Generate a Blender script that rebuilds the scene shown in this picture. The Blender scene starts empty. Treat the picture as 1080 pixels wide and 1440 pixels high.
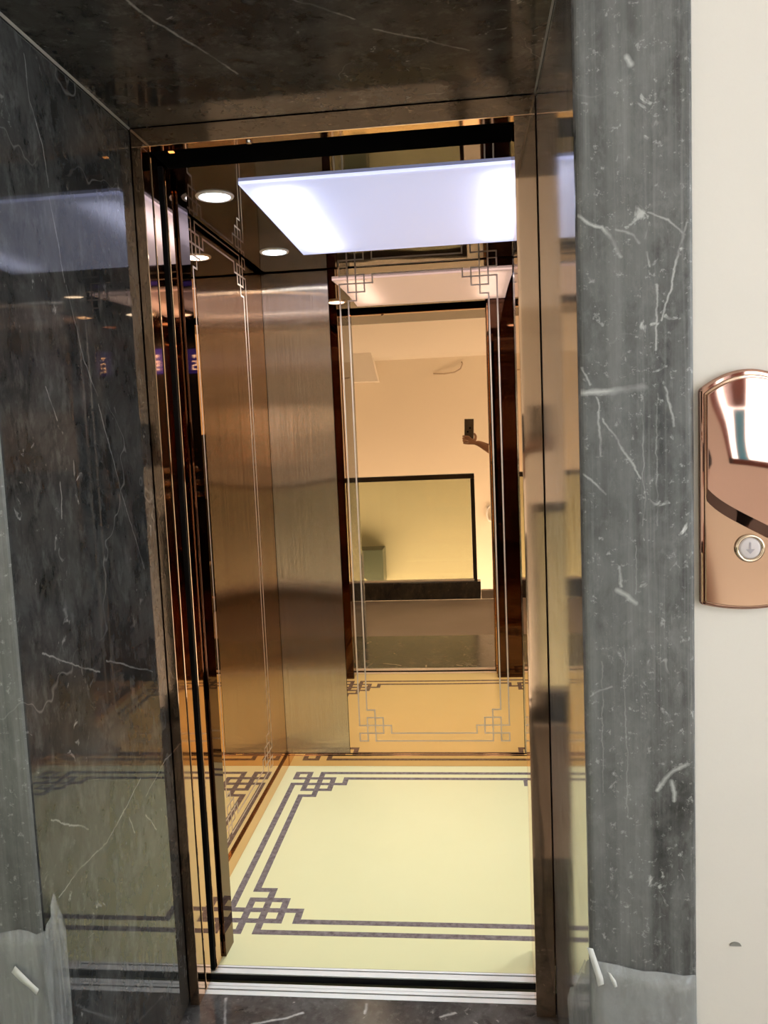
import bpy, bmesh, math, random
from mathutils import Vector, Matrix
random.seed(4)
S = bpy.context.scene
C = S.collection
PI = math.pi

# ------------------------------------------------------------------ helpers
ORG = {}

def box(bm, x0, x1, y0, y1, z0, z1, mi=0):
    v = [bm.verts.new(p) for p in ((x0,y0,z0),(x1,y0,z0),(x1,y1,z0),(x0,y1,z0),(x0,y0,z1),(x1,y0,z1),(x1,y1,z1),(x0,y1,z1))]
    for q in ((0,3,2,1),(4,5,6,7),(0,1,5,4),(1,2,6,5),(2,3,7,6),(3,0,4,7)):
        f = bm.faces.new([v[i] for i in q]); f.material_index = mi
    return bm

def boxes(*bs):
    bm = bmesh.new()
    for b in bs: box(bm, *b)
    return bm

def cyl(bm, c, axis, r, h, n=32, r2=None, mi=0):
    """cylinder with base centre c growing along axis ('x','y','z') by h"""
    r2 = r if r2 is None else r2
    ex = {'x': (Vector((0,1,0)), Vector((0,0,1)), Vector((1,0,0))), 'y': (Vector((1,0,0)), Vector((0,0,1)), Vector((0,1,0))),
          'z': (Vector((1,0,0)), Vector((0,1,0)), Vector((0,0,1)))}[axis]
    c = Vector(c); a = []; b = []
    for i in range(n):
        t = 2*PI*i/n
        d = ex[0]*math.cos(t) + ex[1]*math.sin(t)
        a.append(bm.verts.new(c + d*r)); b.append(bm.verts.new(c + ex[2]*h + d*r2))
    fs = [bm.faces.new(a), bm.faces.new(list(reversed(b)))]
    for i in range(n):
        fs.append(bm.faces.new((a[i], b[i], b[(i+1) % n], a[(i+1) % n])))
    for f in fs: f.material_index = mi
    bmesh.ops.recalc_face_normals(bm, faces=bm.faces[:])
    return bm

def lathe(bm, c, axis, prof, n=40, mi=0):
    """revolve (radius, height) profile about axis through c"""
    ex = {'x': (Vector((0,1,0)), Vector((0,0,1)), Vector((1,0,0))), 'y': (Vector((1,0,0)), Vector((0,0,1)), Vector((0,1,0))),
          'z': (Vector((1,0,0)), Vector((0,1,0)), Vector((0,0,1)))}[axis]
    c = Vector(c); rings = []
    for r, h in prof:
        rings.append([bm.verts.new(c + ex[2]*h + (ex[0]*math.cos(2*PI*i/n) + ex[1]*math.sin(2*PI*i/n))*r) for i in range(n)])
    for a, b in zip(rings, rings[1:]):
        for i in range(n):
            f = bm.faces.new((a[i], b[i], b[(i+1) % n], a[(i+1) % n])); f.material_index = mi; f.smooth = True
    return bm

def tube(bm, pts, r, n=10):
    pts = [Vector(p) for p in pts]; rings = []
    for i, p in enumerate(pts):
        d = (pts[min(i+1, len(pts)-1)] - pts[max(i-1, 0)]).normalized()
        u = d.cross(Vector((0.31, 0.2, 0.93))).normalized(); w = d.cross(u)
        rr = r[i] if isinstance(r, (list, tuple)) else r
        rings.append([bm.verts.new(p + (u*math.cos(2*PI*k/n) + w*math.sin(2*PI*k/n))*rr) for k in range(n)])
    for a, b in zip(rings, rings[1:]):
        for i in range(n):
            f = bm.faces.new((a[i], a[(i+1) % n], b[(i+1) % n], b[i])); f.smooth = True
    bm.faces.new(list(reversed(rings[0]))); bm.faces.new(rings[-1])
    return bm

def prism(bm, poly, axis, h0, h1, mi=0):
    """extrude a 2-D polygon; axis 'y': poly in (x,z); 'x': poly in (y,z); 'z': poly in (x,y)"""
    def P(a, b, h):
        return {'y': (a, h, b), 'x': (h, a, b), 'z': (a, b, h)}[axis]
    A = [bm.verts.new(P(a, b, h0)) for a, b in poly]; B = [bm.verts.new(P(a, b, h1)) for a, b in poly]
    fs = [bm.faces.new(A), bm.faces.new(list(reversed(B)))]
    n = len(poly)
    for i in range(n): fs.append(bm.faces.new((A[i], B[i], B[(i+1) % n], A[(i+1) % n])))
    for f in fs: f.material_index = mi
    bmesh.ops.recalc_face_normals(bm, faces=fs)
    return bm

def obj(name, bm, mats, parent=None, bevel=0, seg=2, smooth=False):
    me = bpy.data.meshes.new(name)
    uvl = bm.loops.layers.uv.new('UVMap')
    for f in bm.faces:
        n = f.normal if f.normal.length > 0 else Vector((0,0,1))
        f.normal_update(); n = f.normal
        for l in f.loops:
            p = l.vert.co
            if abs(n.z) > .7: l[uvl].uv = (p.x, p.y)
            elif abs(n.x) > abs(n.y): l[uvl].uv = (p.y, p.z)
            else: l[uvl].uv = (p.x, p.z)
        if smooth: f.smooth = True
    if parent is None:
        lo = [min(v.co[i] for v in bm.verts) for i in range(3)]; hi = [max(v.co[i] for v in bm.verts) for i in range(3)]
        org = Vector(((lo[0]+hi[0])/2, (lo[1]+hi[1])/2, lo[2])); loc = org
    else:
        org = ORG[parent.name]; loc = Vector((0,0,0))
    bmesh.ops.translate(bm, verts=bm.verts[:], vec=-org)
    bm.to_mesh(me); bm.free()
    o = bpy.data.objects.new(name, me); C.objects.link(o)
    o.location = loc; ORG[o.name] = org
    if parent: o.parent = parent
    for m in (mats if isinstance(mats, (list, tuple)) else [mats]): me.materials.append(m)
    if bevel:
        md = o.modifiers.new('bevel', 'BEVEL'); md.width = bevel; md.segments = seg; md.limit_method = 'ANGLE'
    return o

def thing(name, label, cat, loc, group=None):
    o = bpy.data.objects.new(name, None); C.objects.link(o); o.location = loc; o.empty_display_size = .1
    o['label'] = label; o['category'] = cat
    if group: o['group'] = group
    ORG[o.name] = Vector(loc)
    return o

def tag(o, label, cat, group=None):
    o['label'] = label; o['category'] = cat
    if group: o['group'] = group
    return o

def struct(o):
    o['kind'] = 'structure'; return o

def dup(root, delta, label, group=None):
    r = root.copy(); C.objects.link(r); r.location = root.location + Vector(delta); r['label'] = label
    ORG[r.name] = ORG[root.name] + Vector(delta)
    if group: r['group'] = group
    for ch in list(root.children):
        c = ch.copy(); C.objects.link(c); c.parent = r
        for g in list(ch.children):
            d = g.copy(); C.objects.link(d); d.parent = c
    return r

# ------------------------------------------------------------------ materials
class NT:
    def __init__(s, name):
        s.m = bpy.data.materials.new(name); s.m.use_nodes = True
        s.t = s.m.node_tree; s.N = s.t.nodes; s.L = s.t.links
        s.b = s.N['Principled BSDF']; s.out = s.N['Material Output']
    def n(s, typ, **kw):
        o = s.N.new(typ)
        for k, v in kw.items():
            if k.startswith('i_'): o.inputs[k[2:].replace('_', ' ')].default_value = v
            else: setattr(o, k, v)
        return o
    def l(s, a, b): s.L.new(a, b)
    def math(s, op, a, b=None, c=None, clamp=False):
        o = s.N.new('ShaderNodeMath'); o.operation = op; o.use_clamp = clamp
        for i, v in enumerate((a, b, c)):
            if v is None: continue
            if isinstance(v, (int, float)): o.inputs[i].default_value = v
            else: s.l(v, o.inputs[i])
        return o.outputs[0]
    def vmath(s, op, a, b=None, out=0):
        o = s.N.new('ShaderNodeVectorMath'); o.operation = op
        for i, v in enumerate((a, b)):
            if v is None: continue
            if isinstance(v, (tuple, Vector)): o.inputs[i].default_value = v
            else: s.l(v, o.inputs[i])
        return o.outputs[out]
    def pos(s, scale=None, org=(0,0,0)):
        g = s.N.new('ShaderNodeNewGeometry').outputs['Position']
        if scale:
            mp = s.N.new('ShaderNodeMapping'); mp.inputs['Scale'].default_value = scale; mp.inputs['Location'].default_value = org
            s.l(g, mp.inputs['Vector']); return mp.outputs['Vector']
        return g
    def noise(s, vec, scale, detail=4, rough=.5, dist=0, out=0):
        o = s.n('ShaderNodeTexNoise'); o.inputs['Scale'].default_value = scale; o.inputs['Detail'].default_value = detail
        o.inputs['Roughness'].default_value = rough; o.inputs['Distortion'].default_value = dist
        s.l(vec, o.inputs['Vector']); return o.outputs[out]
    def ramp(s, fac, stops):
        o = s.n('ShaderNodeValToRGB'); s.l(fac, o.inputs['Fac']); e = o.color_ramp.elements
        while len(e) < len(stops): e.new(.5)
        for k, (p, c) in enumerate(stops):
            e[k].position = p; e[k].color = (c, c, c, 1) if isinstance(c, (int, float)) else (*c, 1)
        return o.outputs['Color']
    def mix(s, fac, a, b):
        o = s.n('ShaderNodeMix', data_type='RGBA')
        if isinstance(fac, (int, float)): o.inputs[0].default_value = fac
        else: s.l(fac, o.inputs[0])
        for i, v in ((6, a), (7, b)):
            if isinstance(v, tuple): o.inputs[i].default_value = (*v, 1)
            else: s.l(v, o.inputs[i])
        return o.outputs[2]
    def bump(s, h, dist, strength=1.0):
        o = s.n('ShaderNodeBump'); o.inputs['Distance'].default_value = dist; o.inputs['Strength'].default_value = strength
        s.l(h, o.inputs['Height']); s.l(o.outputs['Normal'], s.b.inputs['Normal'])

def plain(name, col, rough=.5, metal=0.0, spec=.5, bump=None, emit=None, es=0, coat=0):
    t = NT(name); b = t.b
    b.inputs['Base Color'].default_value = (*col, 1); b.inputs['Roughness'].default_value = rough
    b.inputs['Metallic'].default_value = metal; b.inputs['Specular IOR Level'].default_value = spec
    b.inputs['Coat Weight'].default_value = coat
    if emit:
        b.inputs['Emission Color'].default_value = (*emit, 1); b.inputs['Emission Strength'].default_value = es
    if bump:
        sc, d = bump
        t.bump(t.noise(t.pos(), sc, 3), d)
    # a trace of colour wear so that no surface is perfectly even
    f = t.noise(t.pos(), 9, 3)
    t.l(t.mix(f, tuple(c*.95 for c in col), tuple(min(1, c*1.05) for c in col)), b.inputs['Base Color'])
    return t.m

BRONZE = (.84, .52, .285)
def mirror(name, col, rough=.02, wave=(1.3, .0015), streak=0.0, scale=(1,1,1)):
    t = NT(name); b = t.b
    b.inputs['Metallic'].default_value = 1; b.inputs['Roughness'].default_value = rough
    b.inputs['Base Color'].default_value = (*col, 1)
    b.inputs['Specular Tint'].default_value = (1, .95, .9, 1)
    if wave: t.bump(t.noise(t.pos(scale), wave[0], 0), wave[1])
    sm = t.noise(t.pos((6, 6, .7)), 3, 4)
    t.l(t.ramp(sm, [(0, rough), (.6, rough), (1, rough+.05)]), b.inputs['Roughness'])
    return t.m

M = {}
M['mirror_back'] = mirror('rose_gold_mirror', BRONZE, .008, (1.1, .0016))
def lean_top(m):
    nt = m.node_tree; b = nt.nodes['Principled BSDF']; lk = b.inputs['Normal'].links[0]; src = lk.from_socket
    g = nt.nodes.new('ShaderNodeNewGeometry'); sx = nt.nodes.new('ShaderNodeSeparateXYZ'); nt.links.new(g.outputs['Position'], sx.inputs[0])
    mr = nt.nodes.new('ShaderNodeMapRange'); mr.interpolation_type = 'SMOOTHSTEP'; mr.inputs[1].default_value = 1.72; mr.inputs[2].default_value = 2.0; mr.inputs[3].default_value = 0; mr.inputs[4].default_value = -.038
    nt.links.new(sx.outputs[2], mr.inputs[0]); cx = nt.nodes.new('ShaderNodeCombineXYZ'); nt.links.new(mr.outputs[0], cx.inputs[2])
    ad = nt.nodes.new('ShaderNodeVectorMath'); ad.operation = 'ADD'; nt.links.new(src, ad.inputs[0]); nt.links.new(cx.outputs[0], ad.inputs[1])
    nz = nt.nodes.new('ShaderNodeVectorMath'); nz.operation = 'NORMALIZE'; nt.links.new(ad.outputs[0], nz.inputs[0])
    nt.links.new(nz.outputs[0], b.inputs['Normal'])
lean_top(M['mirror_back'])
M['mirror_side'] = mirror('rose_gold_mirror_side', (.79, .55, .345), .012, (1.3, .0016))
M['mirror_ceiling'] = plain('dark_bronze_gloss_ceiling', (.010, .006, .006), .02, 0, .42, bump=(1.5, .0012))
M['bronze'] = mirror('bronze_frame_steel', (.60, .40, .26), .05, (2.2, .0018), scale=(1,1,.5))
M['bronze_edge'] = mirror('bronze_polished_edges', (.74, .47, .28), .03, (2.0, .0012))
M['dark_return'] = mirror('dark_bronze_return', (.10, .055, .037), .03, (1.5, .0015))
M['skirt'] = mirror('bronze_skirting_metal', (.74, .46, .24), .05, (3, .001))
M['call_plate'] = mirror('rose_gold_plate', (.47, .285, .225), .03, (9, .0022))
M['call_plate_low'] = mirror('rose_gold_lower_plate', (.49, .325, .235), .08, (7, .001))
M['etch'] = plain('etched_satin_line', (.66, .52, .43), .5, .55)
M['black_gap'] = plain('black_gap_fill', (.006, .006, .007), .6, 0, .2)  # plain black that stands for the shade inside narrow gaps
M['shell_gap_black'] = plain('black_shell_and_gap', (.003, .003, .0035), .85, 0, .0)  # black for the car shell, also stands for shade in open gaps
M['alu'] = plain('aluminium_sill_metal', (.92, .92, .94), .45, .35)
M['alu_dark'] = plain('sill_groove_darkened', (.03, .03, .034), .6, 0)  # sill base darkened so its grooves and the gap look black
M['white_ring'] = plain('downlight_trim_enamel', (.75, .75, .78), .3)

def brushed():
    """vertical hairline finish: each hairline tilts the surface a little sideways, so reflections smear sideways only"""
    t = NT('brushed_champagne_steel'); b = t.b
    b.inputs['Metallic'].default_value = 1
    b.inputs['Roughness'].default_value = .06
    st = t.noise(t.pos((260, 260, 1.2)), 1.0, 3)
    t.l(t.mix(st, (.50, .385, .285), (.58, .45, .335)), b.inputs['Base Color'])
    x = t.n('ShaderNodeSeparateXYZ'); t.l(t.pos(), x.inputs[0])
    tilt = None
    for k in (52000.0, 83000.0, 31000.0):
        w = t.n('ShaderNodeTexWhiteNoise', noise_dimensions='1D')
        t.l(t.math('FLOOR', t.math('MULTIPLY', x.outputs[0], k)), w.inputs['W'])
        v = t.math('SUBTRACT', w.outputs['Value'], .5)
        tilt = v if tilt is None else t.math('ADD', tilt, v)
    cx_ = t.n('ShaderNodeCombineXYZ'); t.l(t.math('MULTIPLY', tilt, .60), cx_.inputs[0])
    bp = t.n('ShaderNodeBump'); bp.inputs['Distance'].default_value = .0045; t.l(t.noise(t.pos((1, 1, .8)), 2.6, 0), bp.inputs['Height'])
    nn = t.vmath('NORMALIZE', t.vmath('ADD', bp.outputs[0], cx_.outputs[0]))
    t.l(nn, b.inputs['Normal'])
    return t.m
M['brushed'] = brushed()

def seg_mask(t, P, A, B, w, drop):
    """1 on a thin streak from A to B (2-D, in the two axes other than 'drop')"""
    def lift(p): return {0: (0, p[0], p[1]), 1: (p[0], 0, p[1]), 2: (p[0], p[1], 0)}[drop]
    A = Vector(lift(A)); B = Vector(lift(B)); d = B - A; L2 = max(d.length_squared, 1e-9)
    pa = t.vmath('SUBTRACT', P, tuple(A))
    k = t.math('MULTIPLY', t.vmath('DOT_PRODUCT', pa, tuple(d), out=1), 1/L2, clamp=True)
    sc = t.n('ShaderNodeVectorMath', operation='SCALE'); sc.inputs[0].default_value = tuple(d); t.l(k, sc.inputs['Scale'])
    dist = t.vmath('LENGTH', t.vmath('SUBTRACT', pa, sc.outputs[0]), out=1)
    return t.math('SUBTRACT', 1.0, t.math('DIVIDE', dist, w), clamp=True)

def marble(name, dark, light, vein, rough, veins=(), drop=0, rj=.06, streak=0.0, flecks=.5, cloud=5.0, vw=.0032, dust=0.0, spec=.5):
    t = NT(name); b = t.b; p = t.pos()
    c1 = t.noise(p, cloud, 8, .62, .6)
    col = t.mix(t.ramp(c1, [(.32, 0.0), (.68, 1.0)]), dark, light)
    c2 = t.noise(t.pos((1, 1, .55)), cloud*4.5, 7, .68, .4)
    m2 = t.n('ShaderNodeMix', data_type='RGBA', blend_type='MULTIPLY'); m2.inputs[0].default_value = 1.0
    t.l(col, m2.inputs[6]); t.l(t.ramp(c2, [(.30, .30), (.50, .90), (.70, 1.0)]), m2.inputs[7]); col = m2.outputs[2]
    c3 = t.noise(t.pos((1, 1, .5)), cloud*7, 6, .7)
    col = t.mix(t.math('MULTIPLY', t.ramp(c3, [(.52, 0.0), (.72, 1.0)]), .30), col, tuple(min(1, x*2.4) for x in light))
    if streak:
        s1 = t.noise(t.pos((34, 34, 1.1)), 1.0, 5, .6)
        s2 = t.noise(t.pos((150, 150, 3.0)), 1.0, 3, .5)
        sm = t.math('ADD', t.math('MULTIPLY', t.ramp(s1, [(.42, 0.0), (.70, 1.0)]), streak), t.math('MULTIPLY', t.ramp(s2, [(.55, 0.0), (.75, 1.0)]), streak*.6), clamp=True)
        col = t.mix(sm, col, tuple(min(1, x*2.6) for x in light))
    # hairline veins
    warp = t.noise(p, 2.3, 4, .6, out=1)
    pw = t.vmath('ADD', p, t.vmath('MULTIPLY', warp, (.5, .5, .5)))
    v1 = t.noise(pw, 1.5, 2, .5)
    hair = t.math('SUBTRACT', 1.0, t.math('DIVIDE', t.math('ABSOLUTE', t.math('SUBTRACT', v1, .5)), .0022), clamp=True)
    gate = t.ramp(t.noise(p, 3.1, 3), [(.50, 0.0), (.64, 1.0)])
    m = t.math('MULTIPLY', t.math('MULTIPLY', hair, gate), .28)
    # short flecks and cloudy white spots
    f1 = t.noise(t.pos((1, 1, .8)), 34, 4, .6, .8)
    f2 = t.noise(p, 6.0, 2)
    fl = t.math('MULTIPLY', t.math('MULTIPLY', t.ramp(f1, [(.64, 0.0), (.74, 1.0)]), t.ramp(f2, [(.46, 0.0), (.62, 1.0)])), flecks)
    m = t.math('MAXIMUM', m, fl)
    if veins:
        jit = t.vmath('MULTIPLY', t.vmath('SUBTRACT', t.noise(p, 22, 4, .65, out=1), (.5, .5, .5)), (.015, .015, .015))
        q = t.vmath('MULTIPLY', t.vmath('ADD', p, jit), {0: (0,1,1), 1: (1,0,1), 2: (1,1,0)}[drop])
        brk = t.ramp(t.noise(p, 16, 3), [(.36, .25), (.55, 1.0)])
        for pl, ww, a in veins:
            for A, B in zip(pl, pl[1:]):
                mk = seg_mask(t, q, A, B, ww, drop)
                m = t.math('MAXIMUM', m, t.math('MULTIPLY', t.math('MULTIPLY', mk, brk), a))
    col = t.mix(m, col, vein)
    if dust:
        du = t.noise(t.pos((9, 9, 3)), 2.0, 6, .7)
        col = t.mix(t.math('MULTIPLY', t.ramp(du, [(.4, 0.0), (.75, 1.0)]), dust), col, (.34, .35, .35))
    t.l(col, b.inputs['Base Color'])
    b.inputs['Specular IOR Level'].default_value = spec
    rr = t.noise(p, 7, 4)
    t.l(t.ramp(rr, [(.3, rough), (.8, rough+rj)]), b.inputs['Roughness'])
    return t.m

V_REVEAL = [[(-0.427,1.999),(-0.419,1.929),(-0.405,1.899),(-0.385,1.854),(-0.379,1.8)],[(-0.378,1.779),(-0.362,1.722),(-0.35,1.645)],[(-0.345,1.64),(-0.311,1.556),(-0.299,1.511),(-0.249,1.445)],[(-0.25,1.43),(-0.178,1.256),(-0.089,1.079)],[(-0.442,1.451),(-0.414,1.397)],[(0.055,0.63),(-0.051,0.63),(-0.166,0.6)],[(-0.185,0.647),(-0.281,0.617),(-0.355,0.596),(-0.462,0.604),(-0.536,0.594)],[(-0.251,0.594),(-0.23,0.553)],[(-0.173,0.563),(-0.124,0.506)],[(-0.42,1.286),(-0.425,1.224)],[(-0.539,0.732),(-0.418,0.657)],[(-0.523,1.011),(-0.33,0.922)],[(-0.298,0.934),(-0.083,0.847)]]
V_PIER = [[(0.449,1.644),(0.463,1.632),(0.482,1.625),(0.494,1.607),(0.506,1.582)],[(0.5,1.618),(0.523,1.61),(0.532,1.6)],[(0.542,1.585),(0.545,1.565)],[(0.544,1.638),(0.571,1.628),(0.592,1.606)],[(0.595,1.623),(0.575,1.549),(0.56,1.491)],[(0.446,1.394),(0.49,1.395),(0.535,1.397)],[(0.451,1.429),(0.463,1.407)],[(0.478,1.356),(0.509,1.304),(0.531,1.27)],[(0.451,1.28),(0.466,1.266),(0.48,1.248)],[(0.496,1.107),(0.521,1.086)],[(0.549,0.806),(0.57,0.833),(0.59,0.844)],[(0.569,0.817),(0.571,0.789)],[(0.453,0.948),(0.484,0.964)],[(0.516,1.847),(0.522,1.838)],[(0.553,1.54),(0.552,1.452)],[(0.564,1.397),(0.578,1.341)],[(0.47,1.386),(0.475,1.305)],[(0.501,1.112),(0.499,1.139)]]
V_SOFFIT = [[(0.032,-0.445),(0.123,-0.368)],[(0.148,-0.328),(0.235,-0.273),(0.31,-0.219)],[(-0.219,-0.492),(-0.201,-0.423),(-0.152,-0.302),(-0.121,-0.21)]]
V_FLOOR = [[(-0.343,0.023),(-0.321,-0.061)],[(-0.255,-0.058),(-0.185,-0.036),(-0.146,-0.018)],[(0.001,0.02),(0.003,-0.011)],[(0.18,-0.014),(0.213,-0.001)]]
WV = (.62, .63, .64)
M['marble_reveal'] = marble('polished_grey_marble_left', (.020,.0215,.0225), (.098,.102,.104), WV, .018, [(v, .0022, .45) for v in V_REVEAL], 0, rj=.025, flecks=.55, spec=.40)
M['marble_right'] = marble('polished_grey_marble_right', (.12,.122,.126), (.22,.223,.23), WV, .07, [], 0, streak=.12, flecks=.3, spec=.6)  # base colour lightened to carry the grazing reflection on this side
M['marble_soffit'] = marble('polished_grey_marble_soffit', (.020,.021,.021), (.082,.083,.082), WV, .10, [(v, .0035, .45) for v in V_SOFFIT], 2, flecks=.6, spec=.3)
wid = {5: (.007, .9), 0: (.0035, .9), 9: (.005, .7), 10: (.0042, .75), 11: (.004, .6), 13: (.006, .9), 17: (.003, .7)}
SCUFF = [[(.535,1.41),(.533,1.20)],[(.553,1.39),(.552,1.20)],[(.523,1.17),(.522,1.10)],[(.470,1.00),(.470,.80)],[(.503,1.02),(.505,.76)]]
def pier_marble():
    m = marble('scuffed_grey_marble_casing', (.012,.0125,.013), (.135,.139,.140), (.78,.80,.80), .34, [(v, *wid.get(i, (.0022, .6))) for i, v in enumerate(V_PIER)] + [(v, .0014, .26) for v in SCUFF], 1, streak=.42, flecks=1.0, dust=.25, cloud=10)
    # the dusty haze left by peeled film, thicker on the half towards the door
    nt = m.node_tree; b = nt.nodes['Principled BSDF']; lk = b.inputs['Base Color'].links[0]; src = lk.from_socket
    def N(t, **k):
        o = nt.nodes.new(t)
        for a_, v in k.items(): setattr(o, a_, v)
        return o
    g = N('ShaderNodeNewGeometry'); mp = N('ShaderNodeMapping'); mp.inputs['Scale'].default_value = (7, 7, 1.6); nt.links.new(g.outputs['Position'], mp.inputs['Vector'])
    no = N('ShaderNodeTexNoise'); no.inputs['Scale'].default_value = 1.6; no.inputs['Detail'].default_value = 7; no.inputs['Roughness'].default_value = .65; nt.links.new(mp.outputs[0], no.inputs['Vector'])
    sx = N('ShaderNodeSeparateXYZ'); nt.links.new(g.outputs['Position'], sx.inputs[0])
    a1 = N('ShaderNodeMath', operation='MULTIPLY_ADD'); nt.links.new(no.outputs[0], a1.inputs[0]); a1.inputs[1].default_value = .18; nt.links.new(sx.outputs[0], a1.inputs[2])
    mr = N('ShaderNodeMapRange'); mr.inputs[1].default_value = .605; mr.inputs[2].default_value = .635; mr.inputs[3].default_value = .34; mr.inputs[4].default_value = .04; nt.links.new(a1.outputs[0], mr.inputs[0])
    sp = N('ShaderNodeTexNoise'); sp.inputs['Scale'].default_value = 85; sp.inputs['Detail'].default_value = 4; sp.inputs['Roughness'].default_value = .7; nt.links.new(g.outputs['Position'], sp.inputs['Vector'])
    r1 = N('ShaderNodeMapRange'); r1.inputs[1].default_value = .60; r1.inputs[2].default_value = .70; r1.inputs[3].default_value = 0; r1.inputs[4].default_value = .45; nt.links.new(sp.outputs[0], r1.inputs[0])
    x1 = N('ShaderNodeMix', data_type='RGBA'); nt.links.new(mr.outputs[0], x1.inputs[0]); nt.links.new(src, x1.inputs[6]); x1.inputs[7].default_value = (.20, .21, .21, 1)
    x2 = N('ShaderNodeMix', data_type='RGBA'); nt.links.new(r1.outputs[0], x2.inputs[0]); nt.links.new(x1.outputs[2], x2.inputs[6]); x2.inputs[7].default_value = (.55, .57, .57, 1)
    nt.links.new(x2.outputs[2], b.inputs['Base Color'])
    return m
M['marble_pier'] = pier_marble()
M['marble_floor'] = marble('grey_marble_threshold', (.030,.030,.032), (.115,.115,.12), (.72,.72,.73), .16, [(v, .005, .8) for v in V_FLOOR], 2, flecks=.9, cloud=6)
M['marble_kerb'] = marble('dark_marble_kerb', (.022,.022,.022), (.06,.058,.055), WV, .15, [], 1, flecks=.3)

def wallpaint(name, col, bump=.0006, var=.03):
    t = NT(name); b = t.b; p = t.pos()
    n = t.noise(p, 1.6, 5)
    t.l(t.mix(n, tuple(c*(1-var) for c in col), tuple(min(1, c*(1+var)) for c in col)), b.inputs['Base Color'])
    b.inputs['Roughness'].default_value = .75; b.inputs['Specular IOR Level'].default_value = .25
    t.bump(t.noise(p, 90, 3), bump, .3)
    return t.m
M['cream'] = wallpaint('cream_wall_paint', (.815, .775, .73))
M['cream_far'] = wallpaint('cream_stairwell_paint', (.80, .735, .625))
M['ceil'] = wallpaint('white_ceiling_paint', (.82, .79, .745))
M['concrete'] = wallpaint('bare_concrete_screed', (.37, .335, .31), .002, .2)

def car_floor():
    t = NT('cream_lift_flooring'); b = t.b; p = t.pos()
    n = t.noise(p, 3.0, 5, .6)
    t.l(t.mix(n, (.82, .79, .47), (.88, .85, .54)), b.inputs['Base Color'])
    b.inputs['Roughness'].default_value = .22; b.inputs['Specular IOR Level'].default_value = .45
    return t.m
M['car_floor'] = car_floor()
def floor_line():
    t = NT('grey_inlay_stripe'); b = t.b
    n = t.noise(t.pos(), 60, 5, .7)
    t.l(t.mix(t.ramp(n, [(.35, 0.0), (.65, 1.0)]), (.13, .105, .115), (.27, .235, .25)), b.inputs['Base Color'])
    b.inputs['Roughness'].default_value = .25
    return t.m
M['floor_line'] = floor_line()

def diffuser():
    """milky acrylic lit from inside: translucent, with a faint even glow from the LED grid behind it"""
    t = NT('milky_acrylic_diffuser'); N = t.N; N.remove(t.b)
    tr = t.n('ShaderNodeBsdfTranslucent'); tr.inputs['Color'].default_value = (.86, .86, .95, 1)
    gl = t.n('ShaderNodeBsdfGlossy'); gl.inputs['Roughness'].default_value = .25; gl.inputs['Color'].default_value = (.9, .9, .95, 1)
    fr = t.n('ShaderNodeFresnel'); fr.inputs['IOR'].default_value = 1.3
    mx = t.n('ShaderNodeMixShader'); t.l(fr.outputs[0], mx.inputs[0]); t.l(tr.outputs[0], mx.inputs[1]); t.l(gl.outputs[0], mx.inputs[2])
    em = t.n('ShaderNodeEmission'); em.inputs['Color'].default_value = (.74, .79, 1.0, 1); em.inputs['Strength'].default_value = .27
    ad = t.n('ShaderNodeAddShader'); t.l(mx.outputs[0], ad.inputs[0]); t.l(em.outputs[0], ad.inputs[1])
    t.l(ad.outputs[0], t.out.inputs['Surface'])
    return t.m
M['diffuser'] = diffuser()
M['lamp_white'] = plain('light_box_white_paint', (.22, .22, .25), .6)
M['downlight'] = plain('downlight_led_lens', (.9, .9, 1), .3, emit=(.74, .86, 1.0), es=14)
M['screen_blue'] = plain('blue_display_screen', (.01, .01, .08), .1, emit=(.06, .05, .75), es=1.1)
M['digit'] = plain('white_display_digit', (.8, .8, .9), .3, emit=(.8, .85, 1), es=2.5)
M['amber'] = plain('amber_glow', (.9, .4, .1), .3, emit=(1, .35, .08), es=2.0)
M['button_face'] = plain('pale_lilac_button', (.66, .60, .62), .3)
M['glyph'] = plain('button_engraving', (.42, .38, .42), .5)
M['ring'] = plain('chrome_ring', (.75, .62, .48), .12, 1.0)
M['btn_steel'] = plain('panel_button_steel', (.7, .7, .7), .25, 1.0)
M['rail'] = plain('dark_handrail_metal', (.020, .013, .010), .35)
M['win_frame'] = plain('brown_window_frame', (.26, .065, .035), .4)
M['tape'] = plain('white_masking_tape', (.80, .82, .82), .6)
M['cable'] = plain('grey_cable_sheath', (.45, .36, .28), .5)
M['white_cable'] = plain('white_cable_sheath', (.85, .85, .85), .4)
M['skin'] = plain('skin', (.42, .24, .16), .5, bump=(60, .0005))
M['hair'] = plain('black_hair', (.012, .010, .009), .45, bump=(120, .002))
M['shirt'] = plain('dark_cotton_shirt', (.030, .030, .036), .9, bump=(90, .0015))
M['trousers'] = plain('black_trousers', (.018, .018, .022), .9, bump=(90, .0015))
M['shoe'] = plain('dark_shoe_leather', (.03, .025, .02), .4)
M['phone'] = plain('dark_phone_case', (.10, .085, .075), .3)
M['phone_glass'] = plain('black_phone_glass', (.01, .01, .012), .06)
M['eye'] = plain('eye_white', (.8, .8, .78), .15)
M['lip'] = plain('lip', (.36, .15, .12), .45)
M['plug'] = plain('grey_wall_plug', (.28, .28, .26), .6)
M['stub'] = plain('grey_green_stair_marble', (.13, .15, .13), .3)

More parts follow.
